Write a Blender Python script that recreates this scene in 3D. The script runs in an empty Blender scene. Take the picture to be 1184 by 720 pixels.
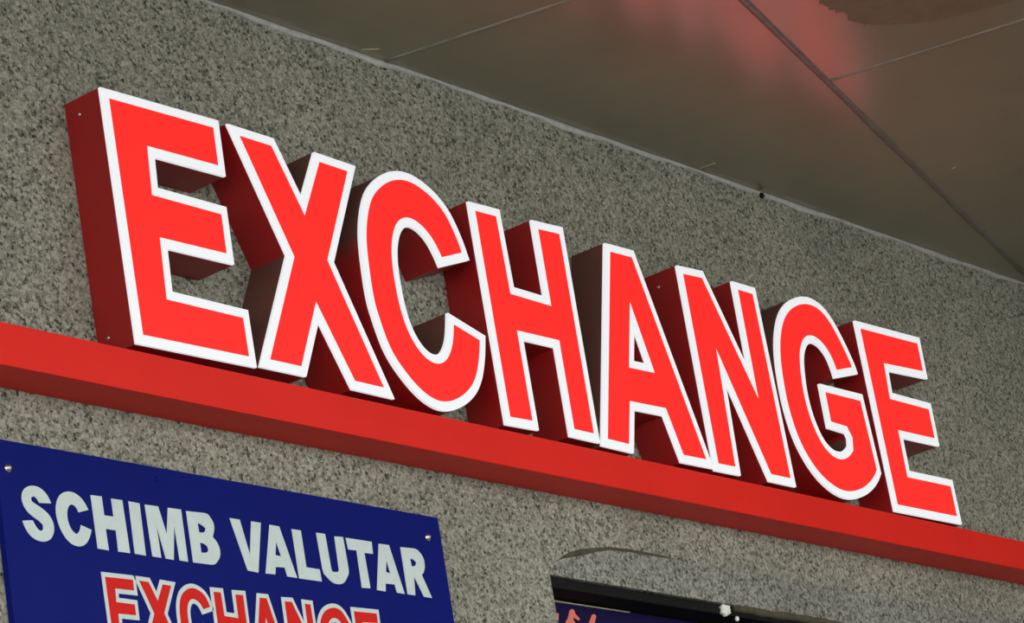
import bpy, bmesh, math, random
from mathutils import Matrix, Vector
from mathutils.geometry import tessellate_polygon
random.seed(7)
scene = bpy.context.scene
COL = scene.collection
R = math.radians

# ---------------------------------------------------------------- camera, sky, exposure
# metres: x to the right along the facade, y into the facade, z up; pavement at z = 0
BASE = 3.1            # height of the undersides of the big letters
WALL_Y = 0.0731       # facade face; the letters' faces are near y = 0
cam_data = bpy.data.cameras.new('camera')
cam = bpy.data.objects.new('camera', cam_data)
COL.objects.link(cam)
cam_data.sensor_width = 36.0
cam_data.lens = 111.544
cam_data.clip_start = 0.05
cam_data.clip_end = 400
cx = Vector((0.60505103, -0.77973245, -0.16102966))
cd = Vector((0.16262894, 0.31902052, -0.93369038))
cf = Vector((0.77940046, 0.53874225, 0.31983076))
m = Matrix(((cx.x, -cd.x, -cf.x, -3.2270), (cx.y, -cd.y, -cf.y, -2.8866), (cx.z, -cd.z, -cf.z, 1.59766), (0, 0, 0, 1)))
cam.matrix_world = m
scene.camera = cam

world = bpy.data.worlds.new('overcast_sky')
scene.world = world
world.use_nodes = True
wn = world.node_tree
wn.nodes.clear()
wo = wn.nodes.new('ShaderNodeOutputWorld')
bg = wn.nodes.new('ShaderNodeBackground')
tc = wn.nodes.new('ShaderNodeTexCoord')
sx = wn.nodes.new('ShaderNodeSeparateXYZ')
mr = wn.nodes.new('ShaderNodeMapRange')           # overcast sky, brighter over the open street on the left
mr.inputs['From Min'].default_value = -0.9
mr.inputs['From Max'].default_value = 0.9
mr.inputs['To Min'].default_value = 4.35
mr.inputs['To Max'].default_value = 2.2
wn.links.new(tc.outputs['Generated'], sx.inputs[0])
wn.links.new(sx.outputs['X'], mr.inputs['Value'])
wn.links.new(mr.outputs['Result'], bg.inputs['Strength'])
bg.inputs['Color'].default_value = (0.93, 0.97, 0.94, 1)
wn.links.new(bg.outputs[0], wo.inputs[0])

scene.view_settings.view_transform = 'Standard'
scene.view_settings.look = 'None'
scene.view_settings.gamma = 1.0
scene.view_settings.use_curve_mapping = False
scene.view_settings.exposure = 0.0

# ---------------------------------------------------------------- materials
def lin(r, g, b):
    f = lambda c: c / 12.92 if c <= 0.04045 else ((c + 0.055) / 1.055) ** 2.4
    return (f(r / 255), f(g / 255), f(b / 255), 1)

def mat(name, col, rough=0.5, metal=0.0, emit=None, strength=0.0, ior=None, vary=0.0, vscale=40, spec=None):
    mt = bpy.data.materials.new(name)
    mt.use_nodes = True
    nt = mt.node_tree
    b = nt.nodes['Principled BSDF']
    b.inputs['Base Color'].default_value = col
    b.inputs['Roughness'].default_value = rough
    b.inputs['Metallic'].default_value = metal
    if spec is not None: b.inputs['Specular IOR Level'].default_value = spec
    if ior: b.inputs['IOR'].default_value = ior
    if emit:
        b.inputs['Emission Color'].default_value = emit
        b.inputs['Emission Strength'].default_value = strength
    if vary:
        t = nt.nodes.new('ShaderNodeTexCoord')
        n = nt.nodes.new('ShaderNodeTexNoise')
        n.inputs['Scale'].default_value = vscale
        n.inputs['Detail'].default_value = 4
        r = nt.nodes.new('ShaderNodeValToRGB')
        r.color_ramp.elements[0].position = 0.3
        r.color_ramp.elements[1].position = 0.7
        r.color_ramp.elements[0].color = tuple(c * (1 - vary) for c in col[:3]) + (1,)
        r.color_ramp.elements[1].color = tuple(min(1, c * (1 + vary)) for c in col[:3]) + (1,)
        nt.links.new(t.outputs['Object'], n.inputs['Vector'])
        nt.links.new(n.outputs['Fac'], r.inputs['Fac'])
        nt.links.new(r.outputs['Color'], b.inputs['Base Color'])
    return mt

def granite(name, dark, mid, light, tint):
    mt = bpy.data.materials.new(name)
    mt.use_nodes = True
    nt = mt.node_tree
    N = nt.nodes.new; L = nt.links.new
    b = nt.nodes['Principled BSDF']
    b.inputs['Roughness'].default_value = 0.8
    b.inputs['Specular IOR Level'].default_value = 0.25
    t = N('ShaderNodeTexCoord')
    wob = N('ShaderNodeTexNoise'); wob.inputs['Scale'].default_value = 260; wob.inputs['Detail'].default_value = 2
    mixv = N('ShaderNodeMix'); mixv.data_type = 'VECTOR'; mixv.inputs['Factor'].default_value = 0.006
    L(t.outputs['Object'], wob.inputs['Vector'])
    L(t.outputs['Object'], mixv.inputs['A']); L(wob.outputs['Color'], mixv.inputs['B'])
    v1 = N('ShaderNodeTexVoronoi'); v1.inputs['Scale'].default_value = 190
    v2 = N('ShaderNodeTexVoronoi'); v2.inputs['Scale'].default_value = 330
    L(mixv.outputs['Result'], v1.inputs['Vector']); L(mixv.outputs['Result'], v2.inputs['Vector'])
    s1 = N('ShaderNodeSeparateColor'); s2 = N('ShaderNodeSeparateColor')
    L(v1.outputs['Color'], s1.inputs[0]); L(v2.outputs['Color'], s2.inputs[0])
    r1 = N('ShaderNodeValToRGB')
    cr = r1.color_ramp
    cr.elements[0].position = 0.0; cr.elements[0].color = dark
    cr.elements[1].position = 1.0; cr.elements[1].color = light
    for p, c in ((0.14, dark), (0.26, mid), (0.6, mid), (0.8, light)):
        e = cr.elements.new(p); e.color = c
    L(s1.outputs['Red'], r1.inputs['Fac'])
    r2 = N('ShaderNodeValToRGB')
    c2 = r2.color_ramp
    c2.elements[0].position = 0.0; c2.elements[0].color = dark
    c2.elements[1].position = 1.0; c2.elements[1].color = light
    for p, c in ((0.2, dark), (0.34, mid), (0.7, tint)):
        e = c2.elements.new(p); e.color = c
    L(s2.outputs['Green'], r2.inputs['Fac'])
    mx = N('ShaderNodeMix'); mx.data_type = 'RGBA'; mx.inputs['Factor'].default_value = 0.45
    L(r1.outputs['Color'], mx.inputs['A']); L(r2.outputs['Color'], mx.inputs['B'])
    big = N('ShaderNodeTexNoise'); big.inputs['Scale'].default_value = 5; big.inputs['Detail'].default_value = 5
    L(t.outputs['Object'], big.inputs['Vector'])
    rb = N('ShaderNodeMapRange'); rb.inputs['From Min'].default_value = 0.3; rb.inputs['From Max'].default_value = 0.7
    rb.inputs['To Min'].default_value = 0.88; rb.inputs['To Max'].default_value = 1.1
    L(big.outputs['Fac'], rb.inputs['Value'])
    mul = N('ShaderNodeVectorMath'); mul.operation = 'SCALE'
    L(mx.outputs['Result'], mul.inputs[0]); L(rb.outputs['Result'], mul.inputs['Scale'])
    L(mul.outputs['Vector'], b.inputs['Base Color'])
    bp = N('ShaderNodeBump'); bp.inputs['Strength'].default_value = 0.35; bp.inputs['Distance'].default_value = 0.002
    L(v1.outputs['Distance'], bp.inputs['Height'])
    L(bp.outputs['Normal'], b.inputs['Normal'])
    return mt

def dusty_red(name, red, dust):
    """glossy red paint; a grey-brown film of dust lies on whatever faces upwards"""
    mt = mat(name, red, 0.42)
    nt = mt.node_tree
    N = nt.nodes.new; L = nt.links.new
    b = nt.nodes['Principled BSDF']
    g = N('ShaderNodeNewGeometry'); s = N('ShaderNodeSeparateXYZ')
    L(g.outputs['Normal'], s.inputs[0])
    r = N('ShaderNodeMapRange'); r.inputs['From Min'].default_value = 0.04; r.inputs['From Max'].default_value = 0.2
    L(s.outputs['Z'], r.inputs['Value'])
    n = N('ShaderNodeTexNoise'); n.inputs['Scale'].default_value = 30; n.inputs['Detail'].default_value = 4
    t = N('ShaderNodeTexCoord'); L(t.outputs['Object'], n.inputs['Vector'])
    nr = N('ShaderNodeMapRange'); nr.inputs['From Min'].default_value = 0.3; nr.inputs['From Max'].default_value = 0.7
    nr.inputs['To Min'].default_value = 0.75; nr.inputs['To Max'].default_value = 0.95
    L(n.outputs['Fac'], nr.inputs['Value'])
    mu = N('ShaderNodeMath'); mu.operation = 'MULTIPLY'
    L(r.outputs['Result'], mu.inputs[0]); L(nr.outputs['Result'], mu.inputs[1])
    mx = N('ShaderNodeMix'); mx.data_type = 'RGBA'
    mx.inputs['A'].default_value = red; mx.inputs['B'].default_value = dust
    L(mu.outputs[0], mx.inputs['Factor']); L(mx.outputs['Result'], b.inputs['Base Color'])
    ro = N('ShaderNodeMapRange'); ro.inputs['To Min'].default_value = 0.42; ro.inputs['To Max'].default_value = 0.85
    L(mu.outputs[0], ro.inputs['Value']); L(ro.outputs['Result'], b.inputs['Roughness'])
    return mt

M = {}
M['granite'] = granite('speckled_stone', lin(42, 42, 35), lin(132, 130, 117), lin(173, 170, 157), lin(138, 133, 119))
M['lintel'] = granite('speckled_lintel_stone', lin(42, 42, 37), lin(126, 124, 116), lin(165, 163, 155), lin(131, 128, 118))
M['return'] = dusty_red('letter_side_red', lin(150, 20, 20), lin(84, 62, 50))
M['acrylic'] = mat('lit_white_acrylic', lin(150, 152, 154), 0.3, emit=(0.95, 0.975, 1.0, 1), strength=0.7)
M['vinyl'] = mat('lit_red_vinyl', lin(140, 8, 8), 0.35, emit=(1.0, 0.0155, 0.0125, 1), strength=1.75, spec=0.2)
M['strip'] = mat('red_painted_metal', lin(224, 36, 27), 0.45, spec=0.2, vary=0.04, vscale=6)
M['plate'] = mat('navy_plate', lin(15, 24, 104), 0.4, spec=0.04, vary=0.06, vscale=12)
M['plate_edge'] = mat('navy_edge', lin(60, 66, 140), 0.4)
M['white_vinyl'] = mat('white_vinyl', lin(198, 209, 207), 0.5, vary=0.04, vscale=50)
M['red_vinyl'] = mat('red_vinyl', lin(206, 32, 26), 0.5, spec=0.1)
M['steel'] = mat('steel', (0.55, 0.55, 0.5, 1), 0.3, 1.0)
M['ceiling'] = mat('brown_composite_panel', lin(128, 122, 98), 0.25, 0.0, ior=2.4, vary=0.10, vscale=3)
M['bead'] = mat('grey_sealant', lin(172, 170, 167), 0.55, vary=0.15, vscale=60)
M['pale_joint'] = mat('pale_joint', lin(132, 132, 121), 0.5, vary=0.15, vscale=40)
M['seam'] = mat('grey_brown_joint', lin(104, 100, 92), 0.3, ior=1.6, vary=0.2, vscale=25)
M['mortar'] = mat('olive_mortar', lin(70, 66, 48), 0.9, vary=0.3, vscale=90)
M['black'] = mat('black_frame', lin(13, 13, 13), 0.6, spec=0.15, vary=0.2, vscale=30)
M['navy_dark'] = mat('dark_navy_board', lin(22, 16, 58), 0.4, spec=0.1)
M['salmon'] = mat('salmon_print', lin(225, 112, 96), 0.5)
M['foam'] = mat('pale_foam', lin(225, 225, 215), 0.9, vary=0.15, vscale=150)
M['fleck'] = mat('pale_fleck', lin(170, 162, 140), 0.7)
M['dull_patch'] = mat('dull_brown', lin(126, 116, 94), 0.7, vary=0.1, vscale=30)
M['paving'] = mat('grey_paving', lin(84, 82, 77), 0.85, vary=0.15, vscale=4)
M['glass'] = mat('dark_glass', (0.02, 0.025, 0.03, 1), 0.08)

# ---------------------------------------------------------------- helpers
def link(name, me, m, parent=None):
    o = bpy.data.objects.new(name, me)
    COL.objects.link(o)
    if m: me.materials.append(m)
    if parent: o.parent = parent
    return o

def tag(o, label=None, cat=None, group=None, kind=None):
    if label: o['label'] = label
    if cat: o['category'] = cat
    if group: o['group'] = group
    if kind: o['kind'] = kind
    return o

def empty(name, loc):
    o = bpy.data.objects.new(name, None)
    o.empty_display_size = 0.05
    COL.objects.link(o)
    o.location = loc
    return o

def area(P):
    return 0.5 * sum(P[i - 1][0] * P[i][1] - P[i][0] * P[i - 1][1] for i in range(len(P)))

def ccw(P):
    return list(P) if area(P) > 0 else list(reversed(P))

def _cross(p, u, q, v):
    den = u.x * v.y - u.y * v.x
    if abs(den) < 1e-4: return None
    w = q - p
    return p + u * ((w.x * v.y - w.y * v.x) / den)

def offset(P, d, limit=None):
    """move every edge of a counter-clockwise outline inwards by d (outwards if negative), with mitred corners;
    edges that would turn round are dropped"""
    n = len(P); E = []
    for i in range(n):
        a = Vector(P[i]); b = Vector(P[(i + 1) % n])
        if (b - a).length < 1e-6: continue
        u = (b - a).normalized()
        E.append((a + Vector((-u.y, u.x)) * d, u, (b - a).length))
    while True:
        n = len(E); pts = []
        for i in range(n):
            p, u, l = E[i - 1]; q, v, k = E[i]
            x = _cross(p, u, q, v)
            if x is None or abs(u.x * v.y - u.y * v.x) < 0.01: x = ((p + u * l) + q) / 2
            pts.append(x)
        bad = [i for i in range(n) if (pts[(i + 1) % n] - pts[i]).dot(E[i][1]) < 0]
        if not bad or n < 5: break
        worst = min(bad, key=lambda i: E[i][2])
        E.pop(worst)
    if limit:
        out = []
        for i, x in enumerate(pts):
            p, u, l = E[i - 1]; q, v, k = E[i]
            c = p + u * l
            if (x - q).length > limit * abs(d) and (u.x * v.y - u.y * v.x) * d < 0:
                out += [tuple(c + u * abs(d) * 0.8), tuple(q - v * abs(d) * 0.8)]
            else: out.append(tuple(x))
        return out
    return [tuple(x) for x in pts]

def smooth(P, corner=34, sub=4, straight=0.11):
    """round the curved stretches of an outline, keep its corners and long straight edges"""
    n = len(P); V = [Vector(p) for p in P]
    isc = []
    for i in range(n):
        u = (V[i] - V[i - 1]).normalized(); v = (V[(i + 1) % n] - V[i]).normalized()
        isc.append(abs(math.degrees(u.angle_signed(v))) > corner)
    for _ in range(2):
        W = []
        for i in range(n):
            a, b, c = V[i - 1], V[i], V[(i + 1) % n]
            if isc[i] or (b - a).length > straight or (c - b).length > straight: W.append(b.copy())
            else: W.append(b * 0.7 + (a + c) * 0.15)
        V = W
    out = []
    for i in range(n):
        p1 = V[i]; p2 = V[(i + 1) % n]
        out.append(tuple(p1))
        if (p2 - p1).length > straight or (isc[i] and isc[(i + 1) % n]): continue
        p0 = p1 * 2 - p2 if isc[i] else V[i - 1]
        p3 = p2 * 2 - p1 if isc[(i + 1) % n] else V[(i + 2) % n]
        for k in range(1, sub):
            t = k / sub
            out.append(tuple(0.5 * ((2 * p1) + (p2 - p0) * t + (2 * p0 - 5 * p1 + 4 * p2 - p3) * t * t + (3 * p1 - p0 - 3 * p2 + p3) * t ** 3)))
    return out

def slab_mesh(name, loops, y0, y1, fz=None):
    """solid plate standing in the x-z plane between y0 (front) and y1 (back); loops[0] outline, the rest holes"""
    bm = bmesh.new()
    loops = [ccw(loops[0])] + [list(reversed(ccw(h))) for h in loops[1:]]
    front = [[bm.verts.new((p[0], y0, p[1])) for p in l] for l in loops]
    back = [[bm.verts.new((p[0], y1, p[1])) for p in l] for l in loops]
    flatf = [v for l in front for v in l]; flatb = [v for l in back for v in l]
    tri = tessellate_polygon([[Vector((p[0], p[1], 0)) for p in l] for l in loops])
    for t in tri:
        a, b, c = [flatf[i].co for i in t]
        s = (b.x - a.x) * (c.z - a.z) - (b.z - a.z) * (c.x - a.x)
        if abs(s) < 1e-12: continue
        t = t if s > 0 else (t[0], t[2], t[1])
        try:
            bm.faces.new([flatf[i] for i in t])
            bm.faces.new([flatb[i] for i in reversed(t)])
        except ValueError: pass
    for f, k in zip(front, back):
        n = len(f)
        for i in range(n):
            j = (i + 1) % n
            bm.faces.new((f[i], k[i], k[j], f[j]))
    bmesh.ops.recalc_face_normals(bm, faces=bm.faces[:])
    me = bpy.data.meshes.new(name)
    bm.to_mesh(me); bm.free()
    return me

def slab(name, loops, y0, y1, m, parent=None, bevel=0):
    o = link(name, slab_mesh(name, loops, y0, y1), m, parent)
    if bevel:
        b = o.modifiers.new('bevel', 'BEVEL'); b.width = bevel; b.segments = 2; b.limit_method = 'ANGLE'; b.angle_limit = R(50)
    return o

def box(name, x0, x1, y0, y1, z0, z1, m, parent=None, bevel=0):
    return slab(name, [[(x0, z0), (x1, z0), (x1, z1), (x0, z1)]], y0, y1, m, parent, bevel)

def tube(name, pts, radii, m, parent=None, seg=8, flat=(1, 1, 1)):
    bm = bmesh.new(); rings = []
    for i, p in enumerate(pts):
        a = Vector(pts[max(i - 1, 0)]); b = Vector(pts[min(i + 1, len(pts) - 1)])
        t = (b - a).normalized()
        up = Vector((0, 1, 0)) if abs(t.y) < 0.9 else Vector((1, 0, 0))
        u = t.cross(up).normalized(); v = t.cross(u).normalized()
        ring = []
        for k in range(seg):
            q = 2 * math.pi * k / seg
            d = (u * math.cos(q) + v * math.sin(q)) * radii[i]
            ring.append(bm.verts.new(Vector(p) + Vector((d.x * flat[0], d.y * flat[1], d.z * flat[2]))))
        rings.append(ring)
    for a, b in zip(rings, rings[1:]):
        for k in range(seg):
            bm.faces.new((a[k], a[(k + 1) % seg], b[(k + 1) % seg], b[k]))
    bm.faces.new(list(reversed(rings[0]))); bm.faces.new(rings[-1])
    bmesh.ops.recalc_face_normals(bm, faces=bm.faces[:])
    me = bpy.data.meshes.new(name); bm.to_mesh(me); bm.free()
    for f in me.polygons: f.use_smooth = True
    return link(name, me, m, parent)

def screw_head(name, x, y, z, r, m, parent=None, axis='y'):
    """domed screw head with a washer rim, facing -y (or -x)"""
    bm = bmesh.new()
    prof = [(r * 1.25, 0), (r * 1.25, -0.25 * r), (r, -0.3 * r), (r * 0.85, -0.6 * r), (r * 0.5, -0.82 * r), (0.18 * r, -0.9 * r), (0.12 * r, -0.7 * r)]
    seg = 16; rings = []
    for pr, py in prof:
        rings.append([bm.verts.new((pr * math.cos(2 * math.pi * k / seg), py, pr * math.sin(2 * math.pi * k / seg))) for k in range(seg)])
    for a, b in zip(rings, rings[1:]):
        for k in range(seg): bm.faces.new((a[k], a[(k + 1) % seg], b[(k + 1) % seg], b[k]))
    bm.faces.new(rings[-1]); bm.faces.new(list(reversed(rings[0])))
    bmesh.ops.recalc_face_normals(bm, faces=bm.faces[:])
    if axis == 'x': bmesh.ops.rotate(bm, verts=bm.verts, matrix=Matrix.Rotation(R(-90), 3, 'Z'))
    me = bpy.data.meshes.new(name); bm.to_mesh(me); bm.free()
    for f in me.polygons: f.use_smooth = True
    o = link(name, me, m, parent); o.location = (x, y, z)
    return o

# ---------------------------------------------------------------- outlines in metres (x, height above the letters' base)
E_FIRST=[(-0.0067,0.3982),(0.2517,0.4033),(0.2504,0.3092),(0.0934,0.307),(0.091,0.2576),(0.2415,0.2573),(0.2408,0.1628),(0.0941,0.1605),(0.0919,0.0926),(0.2574,0.0923),(0.2589,0.0001),(0.0,-0.0038)]
X_=[(0.2714,0.403),(0.379,0.4021),(0.427,0.3124),(0.4758,0.4002),(0.5781,0.3975),(0.4834,0.2122),(0.5842,-0.0011),(0.4806,-0.0005),(0.4232,0.1027),(0.3726,0.0035),(0.2662,0.0029),(0.369,0.2033)]
C_=[(0.8479,0.2846),(0.8381,0.3237),(0.8152,0.3718),(0.7892,0.39),(0.7586,0.4061),(0.7265,0.4149),(0.704,0.4153),(0.6807,0.4119),(0.6566,0.4044),(0.6313,0.3907),(0.6043,0.3688),(0.5913,0.3538),(0.5776,0.3292),(0.5666,0.3007),(0.5595,0.2731),(0.5569,0.2502),(0.555,0.2145),(0.5543,0.1794),(0.5551,0.1537),(0.5615,0.135),(0.5669,0.1117),(0.5764,0.0832),(0.5881,0.064),(0.6077,0.0433),(0.6323,0.0215),(0.6562,0.0068),(0.6819,-0.0012),(0.7009,-0.0034),(0.7208,-0.0016),(0.7448,0.0043),(0.777,0.0193),(0.8051,0.0394),(0.8238,0.062),(0.8375,0.0888),(0.8483,0.1171),(0.8566,0.1509),(0.7622,0.1759),(0.7561,0.1512),(0.7486,0.1273),(0.7371,0.1095),(0.7241,0.097),(0.7104,0.0926),(0.6966,0.0929),(0.6818,0.1004),(0.6684,0.114),(0.6585,0.1309),(0.6507,0.1556),(0.648,0.1793),(0.6462,0.2184),(0.6483,0.2451),(0.653,0.2705),(0.664,0.2935),(0.6735,0.3048),(0.6822,0.3114),(0.6947,0.3167),(0.7086,0.3167),(0.728,0.309),(0.7431,0.2955),(0.7533,0.2782),(0.7627,0.2561)]
H_=[(0.8725,0.3969),(0.9608,0.3995),(0.964,0.2575),(1.0497,0.2562),(1.0512,0.3986),(1.1441,0.4029),(1.1404,0.002),(1.0534,0.0021),(1.055,0.1629),(0.9649,0.1613),(0.9648,0.0003),(0.8728,-0.0024)]
A_=[(1.2696,0.3979),(1.3594,0.4001),(1.4915,0.0017),(1.3873,-0.0001),(1.3575,0.0834),(1.2665,0.0808),(1.2397,-0.0028),(1.1444,-0.0019)]
A_HOLE=[(1.3142,0.2409),(1.2939,0.1771),(1.3328,0.1783)]
N_=[(1.497,0.3974),(1.5842,0.4022),(1.6793,0.2242),(1.682,0.4002),(1.7627,0.4006),(1.7684,0.0018),(1.6764,0.0013),(1.5893,0.1862),(1.5794,-0.0001),(1.4938,-0.0014)]
G_=[(2.0926,0.2772),(2.091,0.2912),(2.0776,0.3185),(2.0606,0.35),(2.0343,0.3888),(2.0123,0.4056),(1.9837,0.4154),(1.9564,0.4174),(1.9275,0.4137),(1.8962,0.4033),(1.8679,0.3893),(1.842,0.3702),(1.8218,0.3456),(1.8048,0.3162),(1.7941,0.288),(1.7877,0.2606),(1.7845,0.2382),(1.7824,0.2052),(1.7814,0.1746),(1.7855,0.1429),(1.7948,0.1019),(1.8109,0.0752),(1.8317,0.0478),(1.8585,0.0254),(1.8918,0.0103),(1.9235,0.0013),(1.9545,-0.0003),(1.9882,0.0049),(2.0245,0.0158),(2.0597,0.0334),(2.0872,0.0524),(2.1026,0.0711),(2.1027,0.0877),(2.0937,0.2348),(1.9336,0.2328),(1.9321,0.1421),(1.9969,0.1401),(2.0018,0.1319),(1.9978,0.1159),(1.9835,0.1041),(1.9625,0.0956),(1.9384,0.0946),(1.9181,0.1036),(1.9032,0.1169),(1.8939,0.1344),(1.8835,0.1591),(1.8781,0.1934),(1.8812,0.2291),(1.8871,0.2589),(1.8925,0.2775),(1.8989,0.2918),(1.9146,0.3112),(1.933,0.3187),(1.953,0.3197),(1.9736,0.3106),(1.988,0.295),(1.9952,0.2771),(1.999,0.2541)]
E_LAST=[(2.1252,0.3966),(2.3841,0.4029),(2.3817,0.3117),(2.2219,0.3038),(2.2183,0.2571),(2.3718,0.2576),(2.3702,0.1645),(2.2233,0.1616),(2.2218,0.0932),(2.3939,0.0959),(2.3945,0.0013),(2.1278,-0.0026)]
SCHIMB_VALUTAR={
'S':[[(-0.1479,-0.2433),(-0.1711,-0.2453),(-0.1733,-0.2401),(-0.179,-0.2366),(-0.1856,-0.2392),(-0.1854,-0.2447),(-0.1777,-0.2484),(-0.166,-0.2525),(-0.1546,-0.2589),(-0.1487,-0.2676),(-0.146,-0.2767),(-0.1486,-0.2864),(-0.1554,-0.2965),(-0.1655,-0.3015),(-0.18,-0.3023),(-0.1918,-0.299),(-0.1999,-0.2922),(-0.2047,-0.2835),(-0.2075,-0.2753),(-0.1876,-0.2722),(-0.1838,-0.2803),(-0.1794,-0.2852),(-0.1745,-0.2865),(-0.1692,-0.2833),(-0.1688,-0.277),(-0.1741,-0.2714),(-0.1849,-0.268),(-0.1954,-0.263),(-0.2031,-0.253),(-0.2056,-0.2433),(-0.2023,-0.232),(-0.1946,-0.2248),(-0.1816,-0.2203),(-0.1672,-0.2205),(-0.1559,-0.2277),(-0.15,-0.2364)]],
'C':[[(-0.0753,-0.244),(-0.0954,-0.25),(-0.0985,-0.2428),(-0.1032,-0.2394),(-0.1095,-0.2391),(-0.1155,-0.2433),(-0.1192,-0.2532),(-0.1197,-0.2627),(-0.1172,-0.2734),(-0.1121,-0.2807),(-0.1051,-0.283),(-0.0993,-0.28),(-0.0958,-0.2741),(-0.0942,-0.2684),(-0.0737,-0.2732),(-0.0792,-0.2864),(-0.0871,-0.296),(-0.0986,-0.3015),(-0.1113,-0.3013),(-0.1231,-0.2968),(-0.132,-0.2868),(-0.1391,-0.2728),(-0.1419,-0.2574),(-0.1398,-0.2446),(-0.1335,-0.2313),(-0.1239,-0.2238),(-0.1107,-0.2202),(-0.098,-0.2206),(-0.0863,-0.2271),(-0.0792,-0.2357)]],
'H':[[(-0.0672,-0.2212),(-0.0449,-0.2204),(-0.0444,-0.2483),(-0.0258,-0.2482),(-0.0262,-0.2213),(-0.0036,-0.2209),(-0.0011,-0.2993),(-0.0251,-0.2995),(-0.0245,-0.2683),(-0.045,-0.2683),(-0.0439,-0.2999),(-0.066,-0.2995)]],
'I':[[(0.0089,-0.221),(0.0316,-0.2215),(0.031,-0.2995),(0.0084,-0.299)]],
'M':[[(0.042,-0.2219),(0.0701,-0.2213),(0.0807,-0.2621),(0.0904,-0.2209),(0.1183,-0.2204),(0.1186,-0.2994),(0.1009,-0.2991),(0.0988,-0.2469),(0.0884,-0.2998),(0.072,-0.2995),(0.0613,-0.2513),(0.0626,-0.2993),(0.0444,-0.2992)]],
'B':[[(0.1287,-0.2213),(0.1699,-0.2197),(0.1818,-0.2241),(0.187,-0.2335),(0.1863,-0.2435),(0.1794,-0.255),(0.1886,-0.2615),(0.1935,-0.2725),(0.1912,-0.2843),(0.1834,-0.2942),(0.1698,-0.2984),(0.1294,-0.2991)],[(0.1504,-0.2369),(0.1593,-0.2383),(0.1665,-0.2433),(0.1649,-0.2492),(0.1591,-0.2519),(0.1511,-0.2511)],[(0.15,-0.2666),(0.1619,-0.2674),(0.1668,-0.2721),(0.1667,-0.2787),(0.1614,-0.2822),(0.1498,-0.2822)]],
'V':[[(0.2224,-0.221),(0.245,-0.2209),(0.2571,-0.2739),(0.2702,-0.2205),(0.292,-0.2205),(0.2705,-0.3001),(0.2472,-0.2991)]],
'A':[[(0.3113,-0.2211),(0.3332,-0.2213),(0.3582,-0.2995),(0.3354,-0.2993),(0.3326,-0.2858),(0.3118,-0.2869),(0.3086,-0.299),(0.2867,-0.2996)],[(0.3211,-0.2468),(0.315,-0.2681),(0.3278,-0.2689)]],
'L':[[(0.3614,-0.2222),(0.3826,-0.222),(0.3832,-0.28),(0.4139,-0.2802),(0.4148,-0.2994),(0.3624,-0.2996)]],
'U':[[(0.4179,-0.2214),(0.4394,-0.2212),(0.4417,-0.2748),(0.4467,-0.2808),(0.4529,-0.2813),(0.458,-0.2791),(0.4599,-0.2729),(0.4608,-0.2226),(0.4817,-0.2211),(0.4837,-0.2721),(0.4782,-0.2882),(0.4684,-0.2978),(0.455,-0.3009),(0.4387,-0.3),(0.4265,-0.2918),(0.4206,-0.2787)]],
'T':[[(0.488,-0.2217),(0.5506,-0.2213),(0.5495,-0.2411),(0.5284,-0.2417),(0.5303,-0.2986),(0.5092,-0.2998),(0.5098,-0.2398),(0.4898,-0.2403)]],
'A2':[[(0.5675,-0.2226),(0.5929,-0.222),(0.6139,-0.2996),(0.5947,-0.2993),(0.5919,-0.2864),(0.5698,-0.2869),(0.5666,-0.3003),(0.5457,-0.2997)],[(0.5807,-0.248),(0.575,-0.2679),(0.5853,-0.269)]],
'R':[[(0.621,-0.2221),(0.6565,-0.2207),(0.6721,-0.224),(0.6788,-0.2358),(0.678,-0.2502),(0.6684,-0.2619),(0.6661,-0.2657),(0.6824,-0.2997),(0.662,-0.2995),(0.6446,-0.2679),(0.6403,-0.2993),(0.6209,-0.2994)],[(0.6418,-0.2389),(0.6522,-0.2387),(0.6559,-0.2436),(0.6537,-0.2492),(0.649,-0.2518),(0.6424,-0.2513)]],
}

# ---------------------------------------------------------------- the setting
SUR = [BASE + z for z in ()]
def up(L): return [(x, z + BASE) for x, z in L]

def ceil_z(x): return BASE + 0.664 + 0.0045 * x
LINT_TOP = -0.1515; SOFFIT = -0.2215; JAMB = 1.033; RIGHT = 2.9; SILL = -2.1
lintel_arc = [(JAMB, -0.212), (1.0498, -0.1987), (1.0778, -0.1866), (1.105, -0.1785), (1.137, -0.171), (1.1854, -0.1611), (1.226, -0.1545), (1.2785, -0.1520), (1.34, LINT_TOP)]
hole = up([(JAMB, SILL), (RIGHT, SILL), (RIGHT, LINT_TOP)] + lintel_arc[::-1])
wall = slab('wall_front', [[(-5, 0), (6, 0), (6, ceil_z(6) + 0.2), (-5, ceil_z(-5) + 0.2)], hole], WALL_Y, WALL_Y + 0.3, M['granite'])
tag(wall, 'grey speckled stone facade wall behind the big red letters', 'wall', kind='structure')
lintel = slab('trim_1', [up([(JAMB, SOFFIT)] + lintel_arc + [(RIGHT, LINT_TOP), (RIGHT, SOFFIT)])], WALL_Y + 0.0007, WALL_Y + 0.3, M['lintel'])
tag(lintel, 'speckled stone lintel over the window with a curved left end', 'lintel', kind='structure')

shade_wall = box('wall_shade_right', 3.14, 3.5, -2.7, WALL_Y - 0.001, 0, ceil_z(3.4) - 0.004, M['granite'])  # unseen pier, added to cut the daylight towards the right end
tag(shade_wall, 'unseen stone pier added right of the sign to shade its right end', 'wall', kind='structure')
floor = box('floor', -14, 14, -16, WALL_Y + 0.3, -0.2, 0.0, M['paving'])
tag(floor, 'grey pavement in front of the facade', 'pavement', kind='structure')

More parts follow.
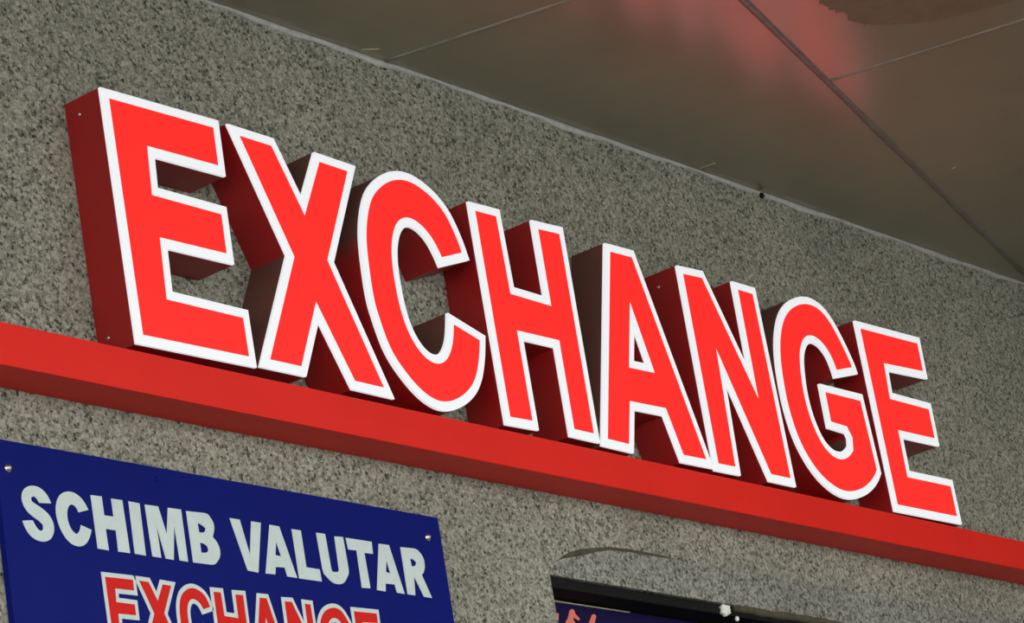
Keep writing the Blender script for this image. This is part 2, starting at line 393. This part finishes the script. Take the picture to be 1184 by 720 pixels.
# canopy: rectangular panels laid on a grid turned 14 degrees to the facade
ANG = R(14.3); CU, SU = math.cos(ANG), math.sin(ANG)
def uv(u, v): return (u * CU - v * SU, u * SU + v * CU)
SEAM_V = -0.712
inner = [-4.007, -1.607, 0.793, 3.793, 6.0]
outer = [-4.515, -2.515, -0.515, 1.485, 3.485, 5.485]
def clip_wall(poly):
    """cut a panel at the facade face"""
    out = []; n = len(poly); lim = WALL_Y - 0.001
    for i in range(n):
        a, b = poly[i], poly[(i + 1) % n]
        if a[1] <= lim: out.append(a)
        if (a[1] <= lim) != (b[1] <= lim):
            t = (lim - a[1]) / (b[1] - a[1]); out.append((a[0] + (b[0] - a[0]) * t, lim))
    return out
bm = bmesh.new()
def panel(poly, lift):
    poly = clip_wall(poly)
    if len(poly) < 3: return
    lo = [bm.verts.new((x, y, ceil_z(x) + lift)) for x, y in poly]
    hi = [bm.verts.new((x, y, ceil_z(x) + 0.012 + lift)) for x, y in poly]
    bm.faces.new(lo); bm.faces.new(hi[::-1])
    for i in range(len(poly)):
        j = (i + 1) % len(poly); bm.faces.new((lo[i], hi[i], hi[j], lo[j]))
g = 0.003
for a, b in zip(inner, inner[1:]):
    panel([uv(a + g, SEAM_V + g), uv(b - g, SEAM_V + g), uv(b - g, 3), uv(a + g, 3)], 0)
for a, b in zip(outer, outer[1:]):
    panel([uv(a + g, -1.75), uv(b - g, -1.75), uv(b - g, SEAM_V - g), uv(a + g, SEAM_V - g)], 0)
    panel([uv(a + g, -2.75), uv(b - g, -2.75), uv(b - g, -1.75 - g), uv(a + g, -1.75 - g)], 0)
# slab that carries the panels
P = clip_wall([uv(-4.3, -2.75), uv(6.1, -2.75), uv(6.1, 3), uv(-4.3, 3)])
lo = [bm.verts.new((x, y, ceil_z(x) + 0.013)) for x, y in P]; hi = [bm.verts.new((x, y, ceil_z(x) + 0.25)) for x, y in P]
bm.faces.new(lo); bm.faces.new(hi[::-1])
for i in range(len(P)):
    j = (i + 1) % len(P); bm.faces.new((lo[i], hi[i], hi[j], lo[j]))
bmesh.ops.recalc_face_normals(bm, faces=bm.faces[:])
me = bpy.data.meshes.new('ceiling'); bm.to_mesh(me); bm.free()
ceiling = tag(link('ceiling', me, M['ceiling']), 'glossy brown panelled underside of the canopy', 'canopy', kind='structure')

def seam(name, a, b, r, label, m='seam'):
    pts = []; n = 24
    for i in range(n + 1):
        t = i / n; x = a[0] + (b[0] - a[0]) * t; y = a[1] + (b[1] - a[1]) * t
        pts.append((x, y, ceil_z(x) - 0.0005))
    rr = [r * random.uniform(0.8, 1.15) for _ in pts]
    return tag(tube(name, pts, rr, M[m], None, 8, (1, 1, 0.35)), label, 'joint', kind='structure')
def wall_hit(u):      # v at which a line of constant u meets the facade
    return (WALL_Y - 0.004 - u * SU) / CU
def wall_hit_u(v):
    return (WALL_Y - 0.004 - v * CU) / SU
seam('trim_2', uv(-4.0, SEAM_V), uv(wall_hit_u(SEAM_V), SEAM_V), 0.0068, 'long diagonal joint in the canopy underside')
seam('trim_3', uv(0.793, SEAM_V), uv(0.793, wall_hit(0.793)), 0.0052, 'pale joint running out from the wall above the letter H', 'pale_joint')
seam('trim_4', uv(1.485, SEAM_V), uv(1.485, -1.75), 0.0046, 'pale joint at the upper right of the canopy underside', 'pale_joint')

# wobbly sealant along the top of the wall
bm = bmesh.new(); rows = []
n = 420
ph = [random.uniform(0, 6) for _ in range(4)]
for i in range(n + 1):
    x = -4.0 + 7.1 * i / n
    h = 0.0078 + 0.0022 * math.sin(x * 9 + ph[0]) + 0.002 * math.sin(x * 23 + ph[1]) + 0.0012 * math.sin(x * 61 + ph[2]) + random.uniform(-0.0006, 0.0006)
    zt = ceil_z(x) - 0.0004
    k = 0.0038 + 0.0006 * math.sin(x * 31 + ph[3])
    rows.append([bm.verts.new((x, WALL_Y - k, zt)), bm.verts.new((x, WALL_Y - k * 0.85, zt - h * 0.55)), bm.verts.new((x, WALL_Y - 0.0012, zt - h * 0.95)), bm.verts.new((x, WALL_Y + 0.002, zt - h)), bm.verts.new((x, WALL_Y + 0.002, zt))])
for a, b in zip(rows, rows[1:]):
    for k in range(5):
        bm.faces.new((a[k], b[k], b[(k + 1) % 5], a[(k + 1) % 5]))
bm.faces.new(rows[0]); bm.faces.new(rows[-1][::-1])
bmesh.ops.recalc_face_normals(bm, faces=bm.faces[:])
me = bpy.data.meshes.new('trim_5'); bm.to_mesh(me); bm.free()
for f in me.polygons: f.use_smooth = True
tag(link('trim_5', me, M['bead']), 'wavy grey sealant line where the wall meets the canopy', 'sealant', kind='structure')

# olive joint around the curved end of the lintel
arc = [(1.040, -0.205)] + lintel_arc[1:] + [(1.39, -0.1512), (1.45, -0.1512)]
rad = [0.0012, 0.0016, 0.0026, 0.0052, 0.0062, 0.0042, 0.0036, 0.0034, 0.0032, 0.0028, 0.0012]
tag(tube('trim_6', [(x, WALL_Y + 0.001, z + BASE) for x, z in arc], rad, M['mortar'], None, 8, (1, 0.45, 1)), 'olive brown mortar line curving over the lintel', 'joint', kind='structure')
# mortar under the lintel further right
bm_pts = [(1.60 + 0.03 * i, WALL_Y + 0.007, BASE + SOFFIT - 0.0035 + random.uniform(-0.0015, 0.0015)) for i in range(44)]
tag(tube('trim_7', bm_pts, [0.0075 + random.uniform(-0.001, 0.0015) for _ in bm_pts], M['mortar'], None, 8, (1, 1.2, 1)), 'dark olive mortar under the lower edge of the stone lintel', 'joint', kind='structure')

# window below the lintel: black head frame and dark glazing
FR_Y = WALL_Y + 0.05
win = empty('window_1', (JAMB, FR_Y, BASE + SILL)); tag(win, 'black framed window opening below the stone lintel', 'window', kind='structure')
def rel(o): # keep world placement under an Empty at a place of its own
    return o
def wbox(name, x0, x1, y0, y1, z0, z1, m, bevel=0.002):
    o = box(name, x0 - JAMB, x1 - JAMB, y0 - FR_Y, y1 - FR_Y, z0 - SILL, z1 - SILL, m, win, bevel); return o
wbox('frame_head', JAMB + 0.001, RIGHT - 0.001, WALL_Y + 0.008, FR_Y + 0.09, -0.2405, SOFFIT - 0.0005, M['black'])
wbox('frame_jamb', JAMB, JAMB + 0.05, FR_Y + 0.02, FR_Y + 0.09, SILL, -0.2436, M['black'])
wbox('frame_jamb', RIGHT - 0.05, RIGHT, FR_Y + 0.02, FR_Y + 0.09, SILL, -0.2436, M['black'])
wbox('frame_sill', JAMB + 0.051, RIGHT - 0.051, FR_Y + 0.02, FR_Y + 0.09, SILL, SILL + 0.06, M['black'])
wbox('pane', JAMB + 0.051, RIGHT - 0.051, FR_Y + 0.06, FR_Y + 0.068, SILL + 0.061, -0.2437, M['glass'], 0)

# ---------------------------------------------------------------- letters of the big sign
D_IN = 0.0155
def big_letter(word, loops, label, screws=()):
    xs = [p[0] for p in loops[0]]; zs = [p[1] for p in loops[0]]
    ox, oz = min(xs), min(zs)
    t = empty('sign_letter', (ox, WALL_Y, BASE + oz))
    tag(t, label, 'letter', 'illuminated letters of the large red sign')
    loc = [[(x - ox, z - oz) for x, z in l] for l in loops]
    loc = [ccw(l) for l in loc]
    slab('return', loc, 0.003 - WALL_Y, -0.0006, M['return'], t)
    slab('border', loc, -0.0028 - WALL_Y, 0.0029 - WALL_Y, M['acrylic'], t, 0.0009)
    face = [offset(loc[0], D_IN)] + [offset(h, -D_IN) for h in loc[1:]]
    slab('face', face, -0.0033 - WALL_Y, -0.0027 - WALL_Y, M['vinyl'], t)
    for y, z in screws:
        screw_head('screw', -0.0004 + screw_x(loc[0], z - oz), y - WALL_Y, z - oz, 0.0024, M['steel'], t, 'x')
    return t
def screw_x(P, z):
    """x of the outline's left side at height z"""
    best = 9
    for i in range(len(P)):
        a, b = P[i - 1], P[i]
        if (a[1] - z) * (b[1] - z) < 0: best = min(best, a[0] + (b[0] - a[0]) * (z - a[1]) / (b[1] - a[1]))
    return best
big_letter('E', [E_FIRST], 'leftmost big lit red letter, an E with white border standing above the strip', [(0.045, 0.372), (0.05, 0.022)])
big_letter('X', [X_], 'big lit red letter X with white border, second letter from the left')
big_letter('C', [smooth(C_)], 'big lit red letter C with white border, between the X and the H')
big_letter('H', [H_], 'big lit red letter H with white border, between the C and the A')
big_letter('A', [A_, A_HOLE], 'big lit red letter A with white border and a narrow triangular hole')
big_letter('N', [N_], 'big lit red letter N with white border, between the A and the G', [(0.045, 0.37)])
big_letter('G', [smooth(G_)], 'big lit red letter G with white border, second letter from the right')
big_letter('E', [E_LAST], 'rightmost big lit red letter, an E with white border at the end of the sign')

# ---------------------------------------------------------------- red strip under the letters
def strip_z(x): return 0.0033 * x
xa, xb = -2.2, 4.6
strip = slab('strip_light', [up([(xa, -0.0775 + strip_z(xa)), (xb, -0.0775 + strip_z(xb)), (xb, -0.0140 + strip_z(xb)), (xa, -0.0140 + strip_z(xa))])], 0.0, WALL_Y - 0.0005, M['strip'], None, 0.0012)
strip.name = 'red_ledge'
tag(strip, 'long red box strip fixed to the stone wall right under the big letters', 'ledge')

# ---------------------------------------------------------------- blue sign plate
PY = WALL_Y - 0.012      # its front face
plate = empty('sign_plate', (-0.2436, WALL_Y, BASE - 0.56))
tag(plate, 'navy blue sign plate with white and red lettering screwed to the stone wall', 'sign')
px, pz = -0.2436, -0.56
def ploc(L): return [(x - px, z - pz) for x, z in L]
slab('panel', [ploc([(-0.2436, -0.56), (0.7316, -0.56), (0.7316, -0.1607), (-0.2436, -0.1607)])], PY - WALL_Y, -0.0005, M['plate'], plate, 0.0008)
for x, z in ((-0.2233, -0.2016), (0.6966, -0.1976), (-0.2233, -0.52), (0.6966, -0.52)):
    screw_head('screw', x - px, PY - WALL_Y, z - pz, 0.0052, M['steel'], plate)
screw_head('screw', 0.0749 - px, PY - WALL_Y, -0.1797 - pz, 0.0030, M['plate'], plate)
for key, loops in SCHIMB_VALUTAR.items():
    L = [ploc(l) for l in loops]
    if key in 'SCUBR': L = [smooth(l, 58 if key in 'BR' else 42, 4, 0.03) for l in L]
    slab('white_letter', L, PY - WALL_Y - 0.0006, PY - WALL_Y + 0.0004, M['white_vinyl'], plate)
# the small EXCHANGE: the same letter shapes, red with a white outline
src = [([E_FIRST], -0.0586, -0.0015), ([X_], 0.0090, 0.0765), ([smooth(C_)], 0.0859, 0.1545), ([H_], 0.1646, 0.2282),
       ([A_, A_HOLE], 0.2395, 0.3075), ([N_], 0.3201, 0.3805), ([smooth(G_)], 0.3930, 0.4705), ([E_LAST], 0.4807, 0.5375)]
TOP, CAP, OUT = -0.3388, 0.0935, 0.0068
for loops, x0, x1 in src:
    red = [offset(ccw(loops[0]), D_IN)] + [offset(ccw(h), -D_IN * 0.55) for h in loops[1:]]
    a = min(p[0] for p in red[0]); b = max(p[0] for p in red[0]); c = min(p[1] for p in red[0]); d = max(p[1] for p in red[0])
    f = lambda l: [(x0 + (x - a) / (b - a) * (x1 - x0), TOP + (z - d) / (d - c) * CAP) for x, z in l]
    red = [ploc(f(l)) for l in red]
    white = [offset(ccw(red[0]), -OUT, 1.9)]
    if len(red) > 1:
        h = offset(ccw(red[1]), OUT)
        if area(h) > 0 and area(h) < area(ccw(red[1])): white.append(h)
    w = slab('outlined_letter', white, PY - WALL_Y - 0.0005, PY - WALL_Y + 0.0004, M['white_vinyl'], plate)
    slab('red_fill', red, PY - WALL_Y - 0.0011, PY - WALL_Y - 0.0004, M['red_vinyl'], w)

# ---------------------------------------------------------------- board in the window
bx, bz, by = JAMB + 0.002, -0.62, FR_Y + 0.0
board = empty('display_board', (JAMB + 0.004, FR_Y + 0.012, BASE - 0.66))
tag(board, 'dark navy board with salmon slanted writing in the window under the lintel', 'sign')
bo = (JAMB + 0.004, FR_Y + 0.012, -0.66)
def bslab(name, L, y0, y1, m, parent=board): return slab(name, [[(x - bo[0], z - bo[2]) for x, z in L]], y0 - bo[1], y1 - bo[1], m, parent)
bslab('panel', [(JAMB + 0.004, -0.66), (2.6, -0.66), (2.6, -0.2445), (JAMB + 0.004, -0.2445)], FR_Y + 0.004, FR_Y + 0.018, M['navy_dark'])
bslab('edge_strip', [(JAMB + 0.006, -0.2475), (1.33, -0.2466), (1.33, -0.2450), (JAMB + 0.006, -0.2450)], FR_Y + 0.001, FR_Y + 0.0039, M['fleck'])
BW = [[(1.0951, -0.2933), (1.0998, -0.2796), (1.1095, -0.2669), (1.1158, -0.2667), (1.1124, -0.2765), (1.1036, -0.2925)],
      [(1.1247, -0.2926), (1.133, -0.2794), (1.1415, -0.2716), (1.1498, -0.2587), (1.1564, -0.2552), (1.1625, -0.2562), (1.1649, -0.2631), (1.1768, -0.2722), (1.1705, -0.2743), (1.1585, -0.27), (1.1554, -0.2745), (1.1642, -0.2834), (1.1567, -0.2898), (1.1474, -0.2839), (1.1359, -0.2916)],
      [(1.1879, -0.2909), (1.2021, -0.2746), (1.2144, -0.2605), (1.2211, -0.2584), (1.227, -0.2613), (1.2191, -0.2731), (1.2042, -0.2895)]]
for L in BW: bslab('writing', L, FR_Y + 0.0028, FR_Y + 0.0045, M['salmon'])

# ---------------------------------------------------------------- small bits
def lump(name, x, y, z, r, m, label, cat, seed):
    rnd = random.Random(seed)
    bm = bmesh.new(); bmesh.ops.create_icosphere(bm, subdivisions=3, radius=1)
    for v in bm.verts:
        q = v.co * 1.0
        k = 1 + 0.22 * math.sin(5 * q.x + seed) * math.cos(6 * q.z + 2 * seed) + 0.10 * math.sin(13 * q.y + 9 * q.x) + rnd.uniform(-0.05, 0.05)
        v.co = Vector((q.x * r[0], q.y * r[1], q.z * r[2])) * k
    me = bpy.data.meshes.new(name); bm.to_mesh(me); bm.free()
    for f in me.polygons: f.use_smooth = True
    o = link(name, me, m); o.location = (x, y, BASE + z)
    return tag(o, label, cat)
lump('foam_lump', 1.566, WALL_Y + 0.004, -0.2335, (0.0125, 0.009, 0.0105), M['foam'], 'pale lump of foam stuck under the lower edge of the lintel', 'foam', 3)
lump('foam_crumb', 1.605, WALL_Y + 0.006, -0.2455, (0.0035, 0.004, 0.0045), M['foam'], 'small pale crumb just below and right of the foam lump', 'foam', 5)

def ceil_patch(name, poly, m, label, cat, th=0.0012):
    bm = bmesh.new()
    lo = [bm.verts.new((x, y, ceil_z(x) - th)) for x, y in poly]; hi = [bm.verts.new((x, y, ceil_z(x))) for x, y in poly]
    bm.faces.new(lo); bm.faces.new(hi[::-1])
    for i in range(len(poly)): j = (i + 1) % len(poly); bm.faces.new((lo[i], hi[i], hi[j], lo[j]))
    bmesh.ops.recalc_face_normals(bm, faces=bm.faces[:])
    me = bpy.data.meshes.new(name); bm.to_mesh(me); bm.free()
    return tag(link(name, me, m), label, cat)
edge = [(1.281, -0.514), (1.32, -0.507), (1.364, -0.511), (1.415, -0.502), (1.453, -0.506), (1.48, -0.528), (1.505, -0.547)]
jag = []
for a, b in zip(edge, edge[1:]):
    for k in range(5):
        t = k / 5; jag.append((a[0] + (b[0] - a[0]) * t + random.uniform(-0.003, 0.003), a[1] + (b[1] - a[1]) * t + random.uniform(-0.006, 0.006)))
jag += [(1.56, -0.60), (1.62, -0.75), (1.5, -0.86), (1.32, -0.74), (1.27, -0.60)]
ceil_patch('ragged_patch', jag, M['dull_patch'], 'dull dark patch with a ragged edge on the canopy underside at the top right', 'dull_patch')  # matte brown sheet, rougher and duller than the panels around it
def dash(a, b, w):
    d = (Vector(b) - Vector(a)).normalized(); n = Vector((-d.y, d.x)) * w
    a, b = Vector(a), Vector(b); mid = (a + b) / 2
    return [tuple(a), tuple(mid - n), tuple(b), tuple(mid + n * 0.8)]
ceil_patch('paint_fleck', dash((0.727, 0.060), (0.752, 0.041), 0.0025), M['fleck'], 'pale dash on the canopy underside near the wall above the letter C', 'fleck')
ceil_patch('paint_fleck', dash((1.758, 0.064), (1.762, 0.030), 0.003), M['fleck'], 'pale fleck on the canopy underside near the wall above the letter G', 'fleck')
ceil_patch('paint_fleck', [(2.259 + 0.003 * math.cos(a), -0.223 + 0.005 * math.sin(a)) for a in [k * math.pi / 4 for k in range(8)]], M['fleck'], 'tiny pale dot on the canopy underside right of the long joint', 'fleck')
lump('dirt_lump', 1.985, WALL_Y - 0.004, 0.664, (0.006, 0.004, 0.006), M['black'], 'small dark lump on the sealant line above the last letters', 'dirt', 8)
